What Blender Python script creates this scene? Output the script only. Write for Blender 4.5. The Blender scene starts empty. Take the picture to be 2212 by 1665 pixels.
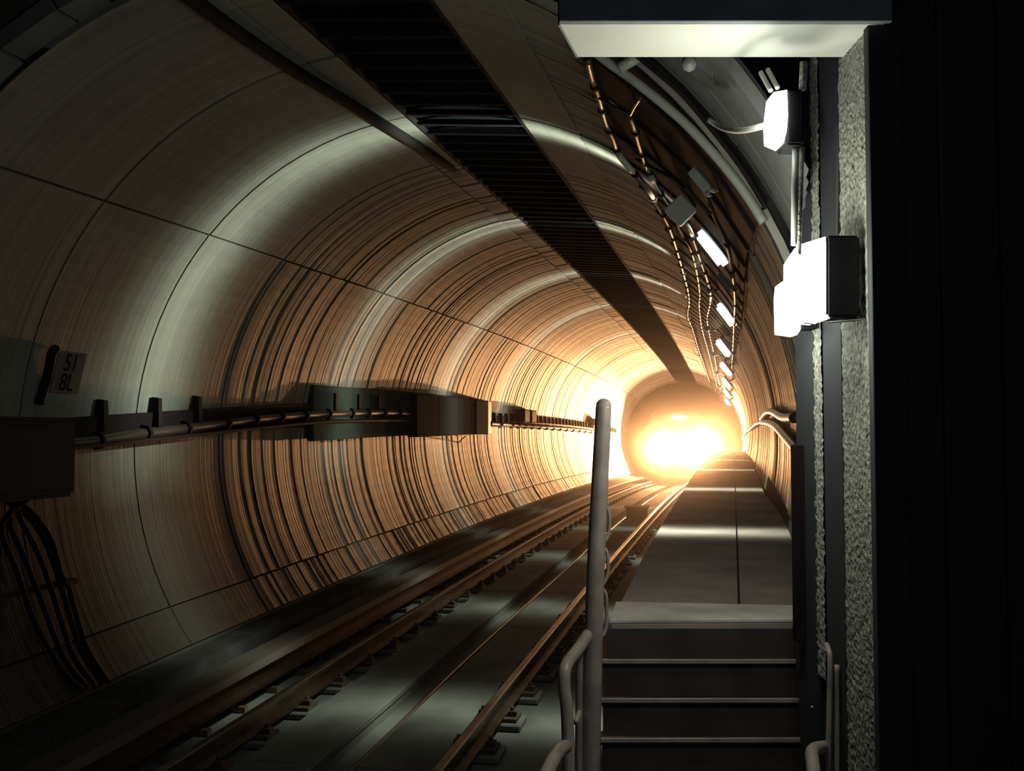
import bpy, bmesh, math, random
from mathutils import Vector, Matrix
random.seed(7)
sc = bpy.context.scene
COL = sc.collection
PI = math.pi

# ------------------------------------------------------------------ camera, world, lights, exposure
F = 2197.5; YAW = .1898; PIT = .0453; EYE = 2.25
cd = bpy.data.cameras.new('camera'); cam = bpy.data.objects.new('camera', cd); COL.objects.link(cam)
cam.location = (0, 0, EYE); cam.rotation_euler = (PI/2 + PIT, 0, YAW)
cd.sensor_fit = 'HORIZONTAL'; cd.angle = 2*math.atan(1106/F); cd.clip_start = .05; cd.clip_end = 300
sc.camera = cam
sc.view_settings.view_transform = 'Standard'; sc.view_settings.look = 'None'
sc.view_settings.gamma = 1; sc.view_settings.use_curve_mapping = False
sc.view_settings.exposure = 0
wd = bpy.data.worlds.new('world'); sc.world = wd; wd.use_nodes = True
wd.node_tree.nodes['Background'].inputs[0].default_value = (.35, .42, .6, 1)
wd.node_tree.nodes['Background'].inputs[1].default_value = .002
sc.cycles.use_denoising = True
sc.cycles.max_bounces = 6; sc.cycles.diffuse_bounces = 3; sc.cycles.glossy_bounces = 3
sc.cycles.sample_clamp_indirect = 3

HAZE = .0037
R = 2.796                                   # tunnel radius
TRAIN_Y = 49.7
def axis(y):
    return (-2.2246 + .0236*(y-5), -.2422 + .0275*(y-5) - .000689*(y-5)**2 + EYE)
def A(xr, y, zr):                            # point given by offsets from the tunnel axis
    ax, az = axis(y); return Vector((ax+xr, y, az+zr))
def C(th, y, r=R):                           # point on the lining; th in degrees from the crown, + = right
    t = math.radians(th); return A(r*math.sin(t), y, r*math.cos(t))
def N(u, v, z):                              # point in the frame of the tunnel doorway (turned 11 degrees)
    c, s = math.cos(YAW), math.sin(YAW); return Vector((c*u - s*v, s*u + c*v, z + EYE))

def pix(px, py):                             # viewing direction of a photo pixel, per metre of tunnel
    x = (px-1106)/F; z = -(py-832.5)/F; c, s = math.cos(PIT), math.sin(PIT)
    y1 = c-s*z; z1 = s+c*z; c, s = math.cos(YAW), math.sin(YAW)
    X = c*x-s*y1; Y = s*x+c*y1; return X/Y, z1/Y
def at(px, py, d): a, b = pix(px, py); return Vector((a*d, d, b*d+EYE))
def onwall(px, py, r):                       # where that direction meets a cylinder of radius r
    a, b = pix(px, py); prev = None; d = 2.
    while d < 60:
        ax, az = axis(d); g = math.hypot(a*d-ax, b*d+EYE-az)-r
        if prev is not None and prev < 0 <= g: return Vector((a*d, d, b*d+EYE))
        prev = g; d += .02


WARM = (1, .47, .18); COOL = (.86, 1, .80)
def headlight(name, loc, power, ang, aim):
    l = bpy.data.lights.new(name, 'SPOT'); l.energy = power; l.color = WARM; l.spot_size = math.radians(ang)
    l.spot_blend = .6; l.shadow_soft_size = .10
    o = bpy.data.objects.new(name, l); COL.objects.link(o); o.location = loc
    o.rotation_euler = (Vector(aim)-Vector(loc)).to_track_quat('-Z', 'Y').to_euler()
    return o
TX = -.20                                    # train centre from tunnel axis
HL = 5600; FL = 46000
for sx in (-1, 1):
    headlight('headlight_beam', A(TX+sx*.75, TRAIN_Y-.35, -.42), HL, 60, A(TX+sx*.75, 20, -.3))
    headlight('floodlight_beam', A(TX+sx*.75, TRAIN_Y-.35, -.42), FL, 52, A(TX+sx*(.75+9.8), TRAIN_Y-20, -.2))
LAMP_PX = [(1540, 535), (1570, 680), (1562, 752), (1567, 797), (1569, 828), (1570, 850), (1571, 868)]
LAMP = [onwall(a, b, r) for (a, b), r in zip(LAMP_PX, (2.745, 2.74, 2.615, 2.57, 2.55, 2.53, 2.51))]; LAMP_Y = [p.y for p in LAMP]
SGN = 1
def tunnel_light(y, power, w=.16, floor=.05, loc=None, color=COOL):
    l = bpy.data.lights.new('tunnel_lamp_light', 'POINT'); l.energy = power; l.color = color; l.shadow_soft_size = .05
    l.use_nodes = True; nt = l.node_tree; n = nt.nodes; k = nt.links
    em = next(x for x in n if x.type == 'EMISSION')
    tc = n.new('ShaderNodeTexCoord'); sp = n.new('ShaderNodeSeparateXYZ'); k.new(tc.outputs['Normal'], sp.inputs[0])
    def M(op, a, b=None):
        m = n.new('ShaderNodeMath'); m.operation = op
        for i, q in enumerate((a, b)):
            if q is None: continue
            if isinstance(q, (int, float)): m.inputs[i].default_value = q
            else: k.new(q, m.inputs[i])
        return m.outputs[0]
    d = M('DIVIDE', sp.outputs['Y'], w); d = M('MULTIPLY', d, d); d = M('MULTIPLY', d, -1.)
    e = M('ADD', M('MULTIPLY', M('EXPONENT', d), 1-floor), floor)
    fx = M('ADD', M('MULTIPLY', sp.outputs['X'], -.9*SGN), M('MULTIPLY', sp.outputs['Z'], -.25*SGN))   # lens faces down and left
    mx = n.new('ShaderNodeMath'); mx.operation = 'MAXIMUM'; k.new(M('ADD', fx, .12), mx.inputs[0]); mx.inputs[1].default_value = 0
    e = M('MULTIPLY', e, M('POWER', mx.outputs[0], .6))
    k.new(e, em.inputs['Strength'])
    o = bpy.data.objects.new('tunnel_lamp_light', l); COL.objects.link(o)
    o.location = loc
    return o
for p in LAMP: tunnel_light(p.y, 1100 if p.y < 10 else 880, w=.115, floor=.004, loc=p+Vector((-.13, 0, -.12)))
def point(name, loc, power, color, rad=.06):
    l = bpy.data.lights.new(name, 'POINT'); l.energy = power; l.color = color; l.shadow_soft_size = rad
    o = bpy.data.objects.new(name, l); COL.objects.link(o); o.location = loc; return o
point('doorway_lamp_light', N(.90, 3.60, .55), 15, (.95, 1, .84))
point('doorway_lamp_light', N(.88, 4.36, .42), 8, (.95, 1, .84))
point('doorway_lamp_light', N(.85, 3.55, 1.08), 2.5, (.9, 1, .86))

point('platform_light', N(.9, -3.0, .9), 40, (.75, .85, 1), .3)
# ------------------------------------------------------------------ materials
def mat(name, col, rough=.7, metal=0, noise=None, emis=None, spec=.5):
    m = bpy.data.materials.new(name); m.use_nodes = True
    b = m.node_tree.nodes['Principled BSDF']
    b.inputs['Base Color'].default_value = (*col, 1); b.inputs['Roughness'].default_value = rough
    b.inputs['Metallic'].default_value = metal; b.inputs['Specular IOR Level'].default_value = spec
    if emis:
        b.inputs['Emission Color'].default_value = (*emis[0], 1); b.inputs['Emission Strength'].default_value = emis[1]
    if noise:                                # (scale, low colour factor, bump distance, (sx,sy,sz))
        sca, lo, bd, st = noise
        nt = m.node_tree; n = nt.nodes; k = nt.links
        g = n.new('ShaderNodeNewGeometry'); mp = n.new('ShaderNodeMapping'); mp.inputs['Scale'].default_value = st
        k.new(g.outputs['Position'], mp.inputs[0])
        t = n.new('ShaderNodeTexNoise'); t.inputs['Scale'].default_value = sca; t.inputs['Detail'].default_value = 5
        k.new(mp.outputs[0], t.inputs['Vector'])
        r = n.new('ShaderNodeValToRGB'); r.color_ramp.elements[0].position = .32; r.color_ramp.elements[1].position = .68
        r.color_ramp.elements[0].color = (*[c*lo for c in col], 1); r.color_ramp.elements[1].color = (*col, 1)
        k.new(t.outputs[0], r.inputs[0]); k.new(r.outputs[0], b.inputs['Base Color'])
        if bd:
            bp = n.new('ShaderNodeBump'); bp.inputs['Distance'].default_value = bd; bp.inputs['Strength'].default_value = 1
            k.new(t.outputs[0], bp.inputs['Height']); k.new(bp.outputs[0], b.inputs['Normal'])
    return m

def lining_material():
    m = bpy.data.materials.new('lining_concrete'); m.use_nodes = True
    nt = m.node_tree; n = nt.nodes; k = nt.links; b = n['Principled BSDF']
    g = n.new('ShaderNodeNewGeometry')
    def noise(scale, st, det=4, rough=.6):
        mp = n.new('ShaderNodeMapping'); mp.inputs['Scale'].default_value = st; k.new(g.outputs['Position'], mp.inputs[0])
        t = n.new('ShaderNodeTexNoise'); t.inputs['Scale'].default_value = scale; t.inputs['Detail'].default_value = det
        t.inputs['Roughness'].default_value = rough; k.new(mp.outputs[0], t.inputs['Vector']); return t.outputs[0]
    def ramp(src, p0, c0, p1, c1):
        r = n.new('ShaderNodeValToRGB'); e = r.color_ramp.elements
        e[0].position = p0; e[1].position = p1; e[0].color = (*c0, 1); e[1].color = (*c1, 1); k.new(src, r.inputs[0]); return r.outputs[0]
    streak = noise(1.0, (.035, 15, .035), 4, .62)      # soot and lime streaks that run round the ring
    fine = noise(1.0, (.12, 75, .12), 2, .5)
    blotch = noise(.8, (1, 1, 1), 4)
    base = ramp(streak, .33, (.17, .145, .125), .66, (.50, .46, .40))
    # the first rings by the mouth are cleaner and smoother than the streaked ones deeper in
    sy = n.new('ShaderNodeSeparateXYZ'); k.new(g.outputs['Position'], sy.inputs[0])
    deep = n.new('ShaderNodeMapRange'); deep.inputs['From Min'].default_value = 9.2; deep.inputs['From Max'].default_value = 11.5
    deep.inputs['To Min'].default_value = .22; 
    q1 = n.new('ShaderNodeMath'); q1.operation = 'ADD'; q1.inputs[1].default_value = 1.2; k.new(sy.outputs['X'], q1.inputs[0])
    q2 = n.new('ShaderNodeMath'); q2.operation = 'MAXIMUM'; q2.inputs[1].default_value = 0; k.new(q1.outputs[0], q2.inputs[0])
    q3 = n.new('ShaderNodeMath'); q3.operation = 'MULTIPLY_ADD'; q3.inputs[1].default_value = 5; k.new(q2.outputs[0], q3.inputs[0]); k.new(sy.outputs['Y'], q3.inputs[2])
    k.new(q3.outputs[0], deep.inputs['Value'])
    bmx = n.new('ShaderNodeMixRGB'); bmx.inputs[1].default_value = (.25, .25, .22, 1); k.new(deep.outputs[0], bmx.inputs[0]); k.new(base, bmx.inputs[2]); base = bmx.outputs[0]
    mx = n.new('ShaderNodeMixRGB'); mx.blend_type = 'MULTIPLY'; k.new(deep.outputs[0], mx.inputs[0])
    k.new(base, mx.inputs[1]); k.new(ramp(fine, .34, (.35, .32, .3), .5, (1, 1, 1)), mx.inputs[2])
    m2 = n.new('ShaderNodeMixRGB'); m2.blend_type = 'MULTIPLY'; m2.inputs[0].default_value = .5
    k.new(mx.outputs[0], m2.inputs[1]); k.new(ramp(blotch, .35, (.45, .45, .45), .6, (1, 1, 1)), m2.inputs[2])
    k.new(m2.outputs[0], b.inputs['Base Color'])
    b.inputs['Roughness'].default_value = .55; b.inputs['Specular IOR Level'].default_value = .2
    # shade below the cable shelf, painted into the lower left wall as darker colour
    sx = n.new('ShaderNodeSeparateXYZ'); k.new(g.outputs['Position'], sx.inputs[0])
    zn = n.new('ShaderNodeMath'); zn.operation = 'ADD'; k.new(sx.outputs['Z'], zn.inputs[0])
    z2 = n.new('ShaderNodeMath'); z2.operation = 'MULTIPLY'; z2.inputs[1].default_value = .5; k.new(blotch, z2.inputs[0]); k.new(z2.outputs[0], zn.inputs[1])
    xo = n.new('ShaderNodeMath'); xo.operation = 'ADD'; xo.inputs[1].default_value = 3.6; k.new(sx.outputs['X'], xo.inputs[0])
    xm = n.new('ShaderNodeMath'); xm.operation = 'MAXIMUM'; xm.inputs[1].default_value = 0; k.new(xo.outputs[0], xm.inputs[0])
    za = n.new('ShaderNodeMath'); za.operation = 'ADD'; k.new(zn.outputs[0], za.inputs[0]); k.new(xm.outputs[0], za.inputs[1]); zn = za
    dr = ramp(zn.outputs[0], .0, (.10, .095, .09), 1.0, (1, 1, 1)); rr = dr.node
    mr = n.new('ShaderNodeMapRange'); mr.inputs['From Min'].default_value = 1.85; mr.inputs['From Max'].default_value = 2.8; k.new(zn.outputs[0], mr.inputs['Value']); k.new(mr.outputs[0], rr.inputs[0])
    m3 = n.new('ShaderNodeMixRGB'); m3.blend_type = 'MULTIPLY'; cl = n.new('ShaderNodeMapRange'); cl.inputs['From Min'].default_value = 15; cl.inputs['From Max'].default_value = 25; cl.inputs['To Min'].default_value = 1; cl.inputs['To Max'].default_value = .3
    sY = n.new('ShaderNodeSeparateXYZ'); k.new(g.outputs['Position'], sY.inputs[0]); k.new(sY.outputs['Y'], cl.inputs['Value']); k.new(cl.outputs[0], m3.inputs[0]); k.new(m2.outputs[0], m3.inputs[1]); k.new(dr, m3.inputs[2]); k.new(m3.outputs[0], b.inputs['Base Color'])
    ad = n.new('ShaderNodeMath'); ad.operation = 'ADD'; k.new(streak, ad.inputs[0])
    ml = n.new('ShaderNodeMath'); ml.operation = 'MULTIPLY'; ml.inputs[1].default_value = .35; k.new(fine, ml.inputs[0]); k.new(ml.outputs[0], ad.inputs[1])
    bp = n.new('ShaderNodeBump'); bp.inputs['Distance'].default_value = .012; k.new(deep.outputs[0], bp.inputs['Strength'])
    k.new(ad.outputs[0], bp.inputs['Height']); k.new(bp.outputs[0], b.inputs['Normal'])
    return m
M_ = {}
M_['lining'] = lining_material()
M_['shell'] = mat('dark_backing', (.02, .02, .02), .9)
M_['soot'] = mat('sooted_slat', (.014, .016, .02), .9, spec=.02, noise=(3, .5, .004, (1, 1, 1)))
M_['slab'] = mat('trackbed_concrete', (.15, .148, .135), .8, spec=.12, noise=(1.6, .45, .01, (1, .6, 1)))
M_['walk'] = mat('walkway_concrete', (.42, .33, .30), .75, spec=.3, noise=(2.2, .6, .006, (1, 1, 1)))
M_['dark_concrete'] = mat('dark_concrete', (.05, .048, .045), .9, spec=.05, noise=(3, .5, .006, (1, 1, 1)))
M_['board'] = mat('board_concrete', (.20, .20, .185), .85, noise=(5, .7, .004, (1, 1, 1)))
M_['rough'] = mat('rough_render', (.5, .49, .42), .95, noise=(55, .30, .012, (1, 1, 1)))
M_['panel'] = mat('dark_wall_panel', (.035, .038, .045), .8, noise=(2, .6, .003, (1, 1, .3)))
M_['rail'] = mat('rail_steel', (.30, .22, .16), .33, 1, noise=(8, .6, 0, (1, 1, 1)))
M_['railside'] = mat('rusty_rail_side', (.05, .035, .028), .7, .3)
M_['galv'] = mat('galvanised_steel', (.34, .35, .34), .5, .6, noise=(14, .6, 0, (1, 1, 1)))
M_['conduit'] = mat('grey_conduit', (.36, .36, .33), .5, .1)
M_['dark_steel'] = mat('dark_steel', (.020, .014, .015), .7, spec=.06)
M_['cable'] = mat('black_cable', (.05, .035, .028), .36, .0)
M_['wrap'] = mat('pale_cable_wrap', (.55, .56, .55), .5)
M_['paint'] = mat('painted_handrail', (.46, .37, .33), .38, .0, noise=(9, .65, 0, (1, 1, 1)))
M_['white'] = mat('white_soffit', (.86, .85, .76), .6, noise=(1.3, .88, 0, (1, 1, 1)))
M_['navy'] = mat('dark_fascia', (.32, .33, .36), .7, noise=(6, .7, 0, (1, 1, 1)))
M_['box'] = mat('dark_grey_box', (.032, .032, .034), .8, spec=.02)
M_['greybox'] = mat('grey_junction_box', (.72, .75, .72), .5)
M_['lens'] = mat('lit_lens', (.9, .9, .9), .4, emis=((.93, 1, .9), 9))
M_['lensfar'] = mat('lit_tunnel_lens', (.9, .9, .9), .4, emis=((.93, 1, .93), 6))
M_['sign'] = mat('grey_sign', (.12, .12, .115), .8, spec=.1)
M_['ink'] = mat('black_lettering', (.006, .006, .006), .9, spec=.02)
M_['train'] = mat('train_metal', (.16, .16, .17), .4, .5)
M_['glass'] = mat('dark_window_glass', (.01, .012, .015), .1)
M_['head'] = mat('burning_headlight', (1, .9, .8), .3, emis=((1, .82, .6), 300))
M_['marker'] = mat('lit_number_slot', (1, 1, 1), .3, emis=((.9, .95, 1), 12))
M_['cover'] = mat('third_rail_cover', (.07, .055, .045), .7, spec=.15)
M_['porcelain'] = mat('insulator_glaze', (.09, .06, .045), .35)

# ------------------------------------------------------------------ helpers
def obj(name, bm_or_mesh, m=None, parent=None, smooth=False, loc=None):
    if isinstance(bm_or_mesh, bmesh.types.BMesh):
        me = bpy.data.meshes.new(name); bm_or_mesh.to_mesh(me); bm_or_mesh.free()
    else: me = bm_or_mesh
    if m and not me.materials: me.materials.append(m)
    if smooth:
        for p in me.polygons: p.use_smooth = True
    o = bpy.data.objects.new(name, me); COL.objects.link(o)
    if parent: o.parent = parent
    if loc is not None: o.location = loc
    return o
def tag(o, label=None, cat=None, group=None, kind=None):
    if label: o['label'] = label
    if cat: o['category'] = cat
    if group: o['group'] = group
    if kind: o['kind'] = kind
    return o
def empty(name, loc=(0, 0, 0), parent=None):
    o = bpy.data.objects.new(name, None); COL.objects.link(o); o.location = loc; o.empty_display_size = .1
    if parent: o.parent = parent
    return o
def hexa(bm, p):                             # eight corners: bottom ring 0-3, top ring 4-7
    v = [bm.verts.new(q) for q in p]
    for f in ((3, 2, 1, 0), (4, 5, 6, 7), (0, 1, 5, 4), (1, 2, 6, 5), (2, 3, 7, 6), (3, 0, 4, 7)): bm.faces.new([v[i] for i in f])
def box(bm, x0, x1, y0, y1, z0, z1, fn=None, o=(0, 0, 0)):
    o = Vector(o); g = fn or (lambda a, b, c: Vector((a, b, c)))
    hexa(bm, [g(x0, y0, z0)-o, g(x1, y0, z0)-o, g(x1, y1, z0)-o, g(x0, y1, z0)-o, g(x0, y0, z1)-o, g(x1, y0, z1)-o, g(x1, y1, z1)-o, g(x0, y1, z1)-o])
def bevel(bm, w, seg=1):
    bmesh.ops.bevel(bm, geom=bm.edges[:], offset=w, segments=seg, affect='EDGES', clamp_overlap=True)
def tube(bm, pts, r, seg=8, o=(0, 0, 0), caps=True):
    o = Vector(o); pts = [Vector(p)-o for p in pts]; n = len(pts); rings = []
    rr = r if isinstance(r, (list, tuple)) else [r]*n
    prev = None
    for i, p in enumerate(pts):
        t = (pts[min(i+1, n-1)]-pts[max(i-1, 0)]).normalized()
        if prev is None:
            a = Vector((0, 0, 1)) if abs(t.z) < .9 else Vector((1, 0, 0))
            u = t.cross(a).normalized()
        else: u = (prev - t*prev.dot(t)).normalized()
        prev = u; w = t.cross(u)
        rings.append([bm.verts.new(p+(u*math.cos(2*PI*k/seg)+w*math.sin(2*PI*k/seg))*rr[i]) for k in range(seg)])
    for i in range(n-1):
        for k in range(seg): bm.faces.new((rings[i][k], rings[i][(k+1) % seg], rings[i+1][(k+1) % seg], rings[i+1][k]))
    if caps: bm.faces.new(rings[0][::-1]); bm.faces.new(rings[-1])
def smoothpts(pts, k=4):                     # Catmull-Rom
    pts = [Vector(p) for p in pts]; out = []
    for i in range(len(pts)-1):
        p0, p1, p2, p3 = pts[max(i-1, 0)], pts[i], pts[i+1], pts[min(i+2, len(pts)-1)]
        for j in range(k):
            t = j/k; out.append(.5*((2*p1)+(p2-p0)*t+(2*p0-5*p1+4*p2-p3)*t*t+(3*p1-p0-3*p2+p3)*t**3))
    return out+[pts[-1]]
def sweep(bm, prof, ys, caps=True):          # profile of (xr, zr) offsets swept along the tunnel
    rings = [[bm.verts.new(A(x, y, z)) for x, z in prof] for y in ys]; n = len(prof)
    for i in range(len(ys)-1):
        for k in range(n): bm.faces.new((rings[i][k], rings[i][(k+1) % n], rings[i+1][(k+1) % n], rings[i+1][k]))
    if caps: bm.faces.new(rings[0][::-1]); bm.faces.new(rings[-1])
    bmesh.ops.recalc_face_normals(bm, faces=bm.faces)
def frange(a, b, s):
    n = max(1, int(round((b-a)/s))); return [a+(b-a)*i/n for i in range(n+1)]
# ------------------------------------------------------------------ tunnel lining: rings of panels
Y0 = 5.10; RL = 1.5; NR = 30
wl = tag(empty('wall_left'), kind='structure'); wr = tag(empty('wall_right'), kind='structure'); ce = tag(empty('ceiling'), kind='structure')
SEG = [(-126.7, -119.3, wl), (-118.9, -48.3, wl), (-47.9, -10.6, ce), (-10.4, -6, ce), (14, 24.6, ce), (24.8, 62, ce), (62.3, 103, wr)]
def panel_mesh(t0, t1, seed, amp=1):
    rnd = random.Random(seed); bm = bmesh.new(); g = .009
    ys = [g]; 
    while ys[-1] < RL-g-.05: ys.append(ys[-1]+rnd.choice((.05, .07, .1, .14, .2)))
    ys[-1] = RL-g
    n = max(1, int(round((t1-t0)/3.6))); flat = (t0 == 14)
    prof = []; off = rnd.uniform(-.006, .006)*amp
    for i in range(len(ys)-1):
        o0 = off + rnd.uniform(-.004, .004)*amp; sl = rnd.uniform(-.003, .004)*amp
        prof += [(ys[i]+.001, o0), (ys[i+1]-.001, o0+sl)]
    prof = [(g, -.0+.04)] + prof + [(RL-g, .04)]
    rows = []
    for y, o in prof:
        row = []
        for k in range(n+1):
            t = math.radians(t0+(t1-t0)*k/n); r = R+o+(.0 if 0 < k < n else .0)
            row.append(bm.verts.new((r*math.sin(t), y, r*math.cos(t))))
        rows.append(row)
    for a, b in zip(rows, rows[1:]):
        for k in range(n): bm.faces.new((a[k], a[k+1], b[k+1], b[k]))
    for k, sgn in ((0, 1), (n, -1)):         # side returns
        edge = [r[k] for r in rows[1:-1]]
        out = [bm.verts.new(Vector((v.co.x, 0, v.co.z))*(1+.04/R)+Vector((0, v.co.y, 0))) for v in edge]
        for i in range(len(edge)-1):
            q = (edge[i], edge[i+1], out[i+1], out[i]); bm.faces.new(q if sgn > 0 else q[::-1])
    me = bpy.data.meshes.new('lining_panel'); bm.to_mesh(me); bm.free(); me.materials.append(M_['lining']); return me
PM = {(s[0], v): panel_mesh(s[0], s[1], int(s[0]*10)*7+v) for s in SEG for v in range(4)}
PS = {s[0]: panel_mesh(s[0], s[1], 5, .08) for s in SEG}
PN = [panel_mesh(62.3, 99.4, 40+v) for v in range(3)]
last = 0
for i in range(NR):
    y = Y0+i*RL; ax, az = axis(y); bx, bz = axis(y+RL)
    v = random.choice([q for q in range(4) if q != last]); last = v
    for s in SEG:
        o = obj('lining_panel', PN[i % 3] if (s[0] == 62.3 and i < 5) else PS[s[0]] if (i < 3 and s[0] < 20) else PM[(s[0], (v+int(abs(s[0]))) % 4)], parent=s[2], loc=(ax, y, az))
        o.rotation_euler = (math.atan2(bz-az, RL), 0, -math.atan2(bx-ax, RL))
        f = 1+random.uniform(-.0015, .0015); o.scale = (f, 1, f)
# dark shell behind the joints, and the unlit tunnel beyond the train
bm = bmesh.new(); ys = frange(5.06, 90, 3)
rings = [[bm.verts.new(C(-180+360*k/60, y, R+.05 if y < 50 else R)) for k in range(60)] for y in ys]
for a, b in zip(rings, rings[1:]):
    for k in range(60): bm.faces.new((a[k], a[(k+1) % 60], b[(k+1) % 60], b[k]))
bm.faces.new(rings[-1])
tag(obj('wall_back', bm, M_['shell'], smooth=True), kind='structure')

# dark slatted ventilation strip in the crown
vs = empty('ventilation_strip', C(4, 5.3)); tag(vs, 'dark sooted slatted ventilation strip along the tunnel crown', 'vent')
base = vs.location
bm = bmesh.new(); ys = frange(5.1, 49.5, .9)
n = 5; th = [-6+20*k/n for k in range(n+1)]
rings = [[bm.verts.new(C(t, y, R+.045)-base) for t in th] for y in ys]
for a, b in zip(rings, rings[1:]):
    for k in range(n): bm.faces.new((a[k], b[k], b[k+1], a[k+1]))
obj('backing_plate', bm, M_['soot'], vs)
bm = bmesh.new()
for k in range(n+1): pass
t0, t1 = -6, 14
hexa(bm, [C(t0, 0, R+.0)-A(0, 0, 0), C(t1, 0, R+.0)-A(0, 0, 0), C(t1, .05, R+.0)-A(0, .05, 0)+Vector((0, .05, 0)), C(t0, .05, R+.0)-A(0, .05, 0)+Vector((0, .05, 0)),
          C(t0, 0, R+.045)-A(0, 0, 0), C(t1, 0, R+.045)-A(0, 0, 0), C(t1, .05, R+.045)-A(0, .05, 0)+Vector((0, .05, 0)), C(t0, .05, R+.045)-A(0, .05, 0)+Vector((0, .05, 0))])
slat = bpy.data.meshes.new('slat'); bm.to_mesh(slat); bm.free(); slat.materials.append(M_['soot'])
y = 5.25
while y < 49:
    obj('slat', slat, parent=vs, loc=A(0, y, 0)-base); y += .30
for s, th in (('left', -5.75), ('right', 13.75)):
    bm = bmesh.new(); tube(bm, [C(th, y, R+.022) for y in frange(5.1, 49.5, 1.2)], .032, 5, o=base); obj('edge_strip', bm, M_['dark_steel'], vs)
# duct beside it, near end
bm = bmesh.new(); b0 = C(-13, 5.2, R-.09)
tube(bm, smoothpts([C(-12.6, 4.9, R-.07), C(-12.6, 5.6, R-.07), C(-12.0, 6.5, R-.06), C(-10.6, 7.4, R-.05), C(-9.3, 8.4, R-.035), C(-8.4, 9.2, R-.02), C(-8, 10, R+.02)]), .045, 8, o=b0)
M_['matte'] = mat('matte_black_sheath', (.012, .010, .010), .9, spec=.15)
tag(obj('ceiling_cable', bm, M_['matte'], smooth=True, loc=b0), 'thick black cable along the left edge of the slatted crown strip', 'cable')

# ------------------------------------------------------------------ floor, bench, walkway
RZ = -1.965; RC = -.406; HG = .875           # rail top, track centre, half gauge
ys = frange(2.0, 50, 2)
bm = bmesh.new()
ZS = RZ-.24
sweep(bm, [(-2.1, ZS-.25), (-2.1, ZS), (RC-.17, ZS), (RC-.17, ZS-.09), (RC+.17, ZS-.09), (RC+.17, ZS), (1.70, ZS), (1.70, ZS-.25)], frange(1.0, 90, 2))
tag(obj('floor', bm, M_['slab']), kind='structure')
# slab panels on either side of the centre drain, with joints
def plate(x0, x1, y0, y1, z0, z1, par, name, m):
    bm = bmesh.new(); c = A((x0+x1)/2, y0, z0); box(bm, x0, x1, y0, y1, z0, z1, A, c); bevel(bm, .008); return obj(name, bm, m, par, loc=c-(par.location if par else Vector()))
tb = empty('track_slab', A(RC, 3, ZS)); tag(tb, kind='structure')
y = 2.2
while y < 49:
    L = 2.35
    for x0, x1 in ((RC-HG+.19, RC-.15), (RC+.15, RC+HG-.19)):
        plate(x0, x1, y, y+L-.02, ZS, ZS+.05+random.uniform(0, .008), tb, 'slab_panel', M_['slab'])
    y += L
tr = empty('trim_1', A(-2.0, 5, ZS)); tag(tr, kind='structure')   # third-rail bench along the left wall
for y in frange(3.0, 48, 3):
    bm = bmesh.new(); o_ = A(-2.0, y, ZS)
    prof = [(-2.3, ZS), (-2.3, -1.72), (-1.98, -1.72), (-1.98, -1.84), (-1.90, -1.84), (-1.90, ZS)]
    r0 = [bm.verts.new(A(a, y+.006, b)-o_) for a, b in prof]; r1 = [bm.verts.new(A(a, y+2.994, b)-o_) for a, b in prof]
    for k in range(6): bm.faces.new((r0[k], r0[(k+1) % 6], r1[(k+1) % 6], r1[k]))
    bm.faces.new(r0[::-1]); bm.faces.new(r1); bmesh.ops.recalc_face_normals(bm, faces=bm.faces)
    obj('bench_block', bm, M_['dark_concrete'], tr, loc=o_-tr.location)
# raised walkway
WZ = -.638; WL = 1.745
wk = empty('walkway', A(2.2, 5, WZ)); tag(wk, kind='structure')
yb = [4.86+.0, 7.2, 9.5, 12.2, 15, 18, 21, 24, 27, 30, 33, 36, 39, 42, 45, 48]
for a, b in zip(yb, yb[1:]):
    bm = bmesh.new(); c = A(2.2, a, WZ)
    if a < 5:                                # its near end is cut square to the steps
        p = [N(.455, 4.76, 0), N(1.31, 4.76, 0)]
        xl0, yl0 = p[0].x-axis(p[0].y)[0], p[0].y; xr0, yr0 = p[1].x-axis(p[1].y)[0], p[1].y
        hexa(bm, [A(xl0, yl0, WZ-.14)-c, A(xr0, yr0, WZ-.14)-c, A(2.80, b, WZ-.14)-c, A(WL, b, WZ-.14)-c,
                  A(xl0, yl0, WZ)-c, A(xr0, yr0, WZ)-c, A(2.80, b, WZ)-c, A(WL, b, WZ)-c])
    else:
        wf = lambda q: 2.70+.10*min(1, max(0, (12.2-q)/3.2))
        hexa(bm, [A(x, y_, z)-c for z in (WZ-.14, WZ) for x, y_ in ((WL, a+.008), (wf(a), a+.008), (wf(b), b-.004), (WL, b-.004))])
    bevel(bm, .006); obj('walkway_slab', bm, M_['walk'], wk, loc=c-wk.location)
M_['pale'] = mat('painted_landing_light', (.74, .68, .60), .6, noise=(4, .6, .002, (1, 1, 1)))  # lamplight on the walkway's front edge, put into a paler colour
bm = bmesh.new(); c = A(2.2, 4.9, WZ)
hexa(bm, [A(x, y, WZ+h)-c for h in (.001, .012) for x, y in ((xl0+.0, yl0), (xr0+.0, yr0), (2.66, 5.27), (WL+.01, 5.22))])
obj('landing_light_patch', bm, M_['pale'], wk, loc=c-wk.location)['label'] = 'pale strip of painted lamplight on the landing'
bm = bmesh.new(); sweep(bm, [(1.82, ZS-.2), (1.82, WZ-.14), (1.94, WZ-.14), (1.94, ZS-.2)], frange(5.2, 48, 2))
for v in bm.verts: v.co -= wk.location
obj('support_wall', bm, M_['dark_concrete'], wk)
bm = bmesh.new(); sweep(bm, [(2.36, WZ+.001), (2.36, WZ+.004), (2.372, WZ+.004), (2.372, WZ+.001)], frange(5.0, 30, 2))
for v in bm.verts: v.co -= wk.location
obj('cover_joint', bm, M_['dark_steel'], wk)

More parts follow.
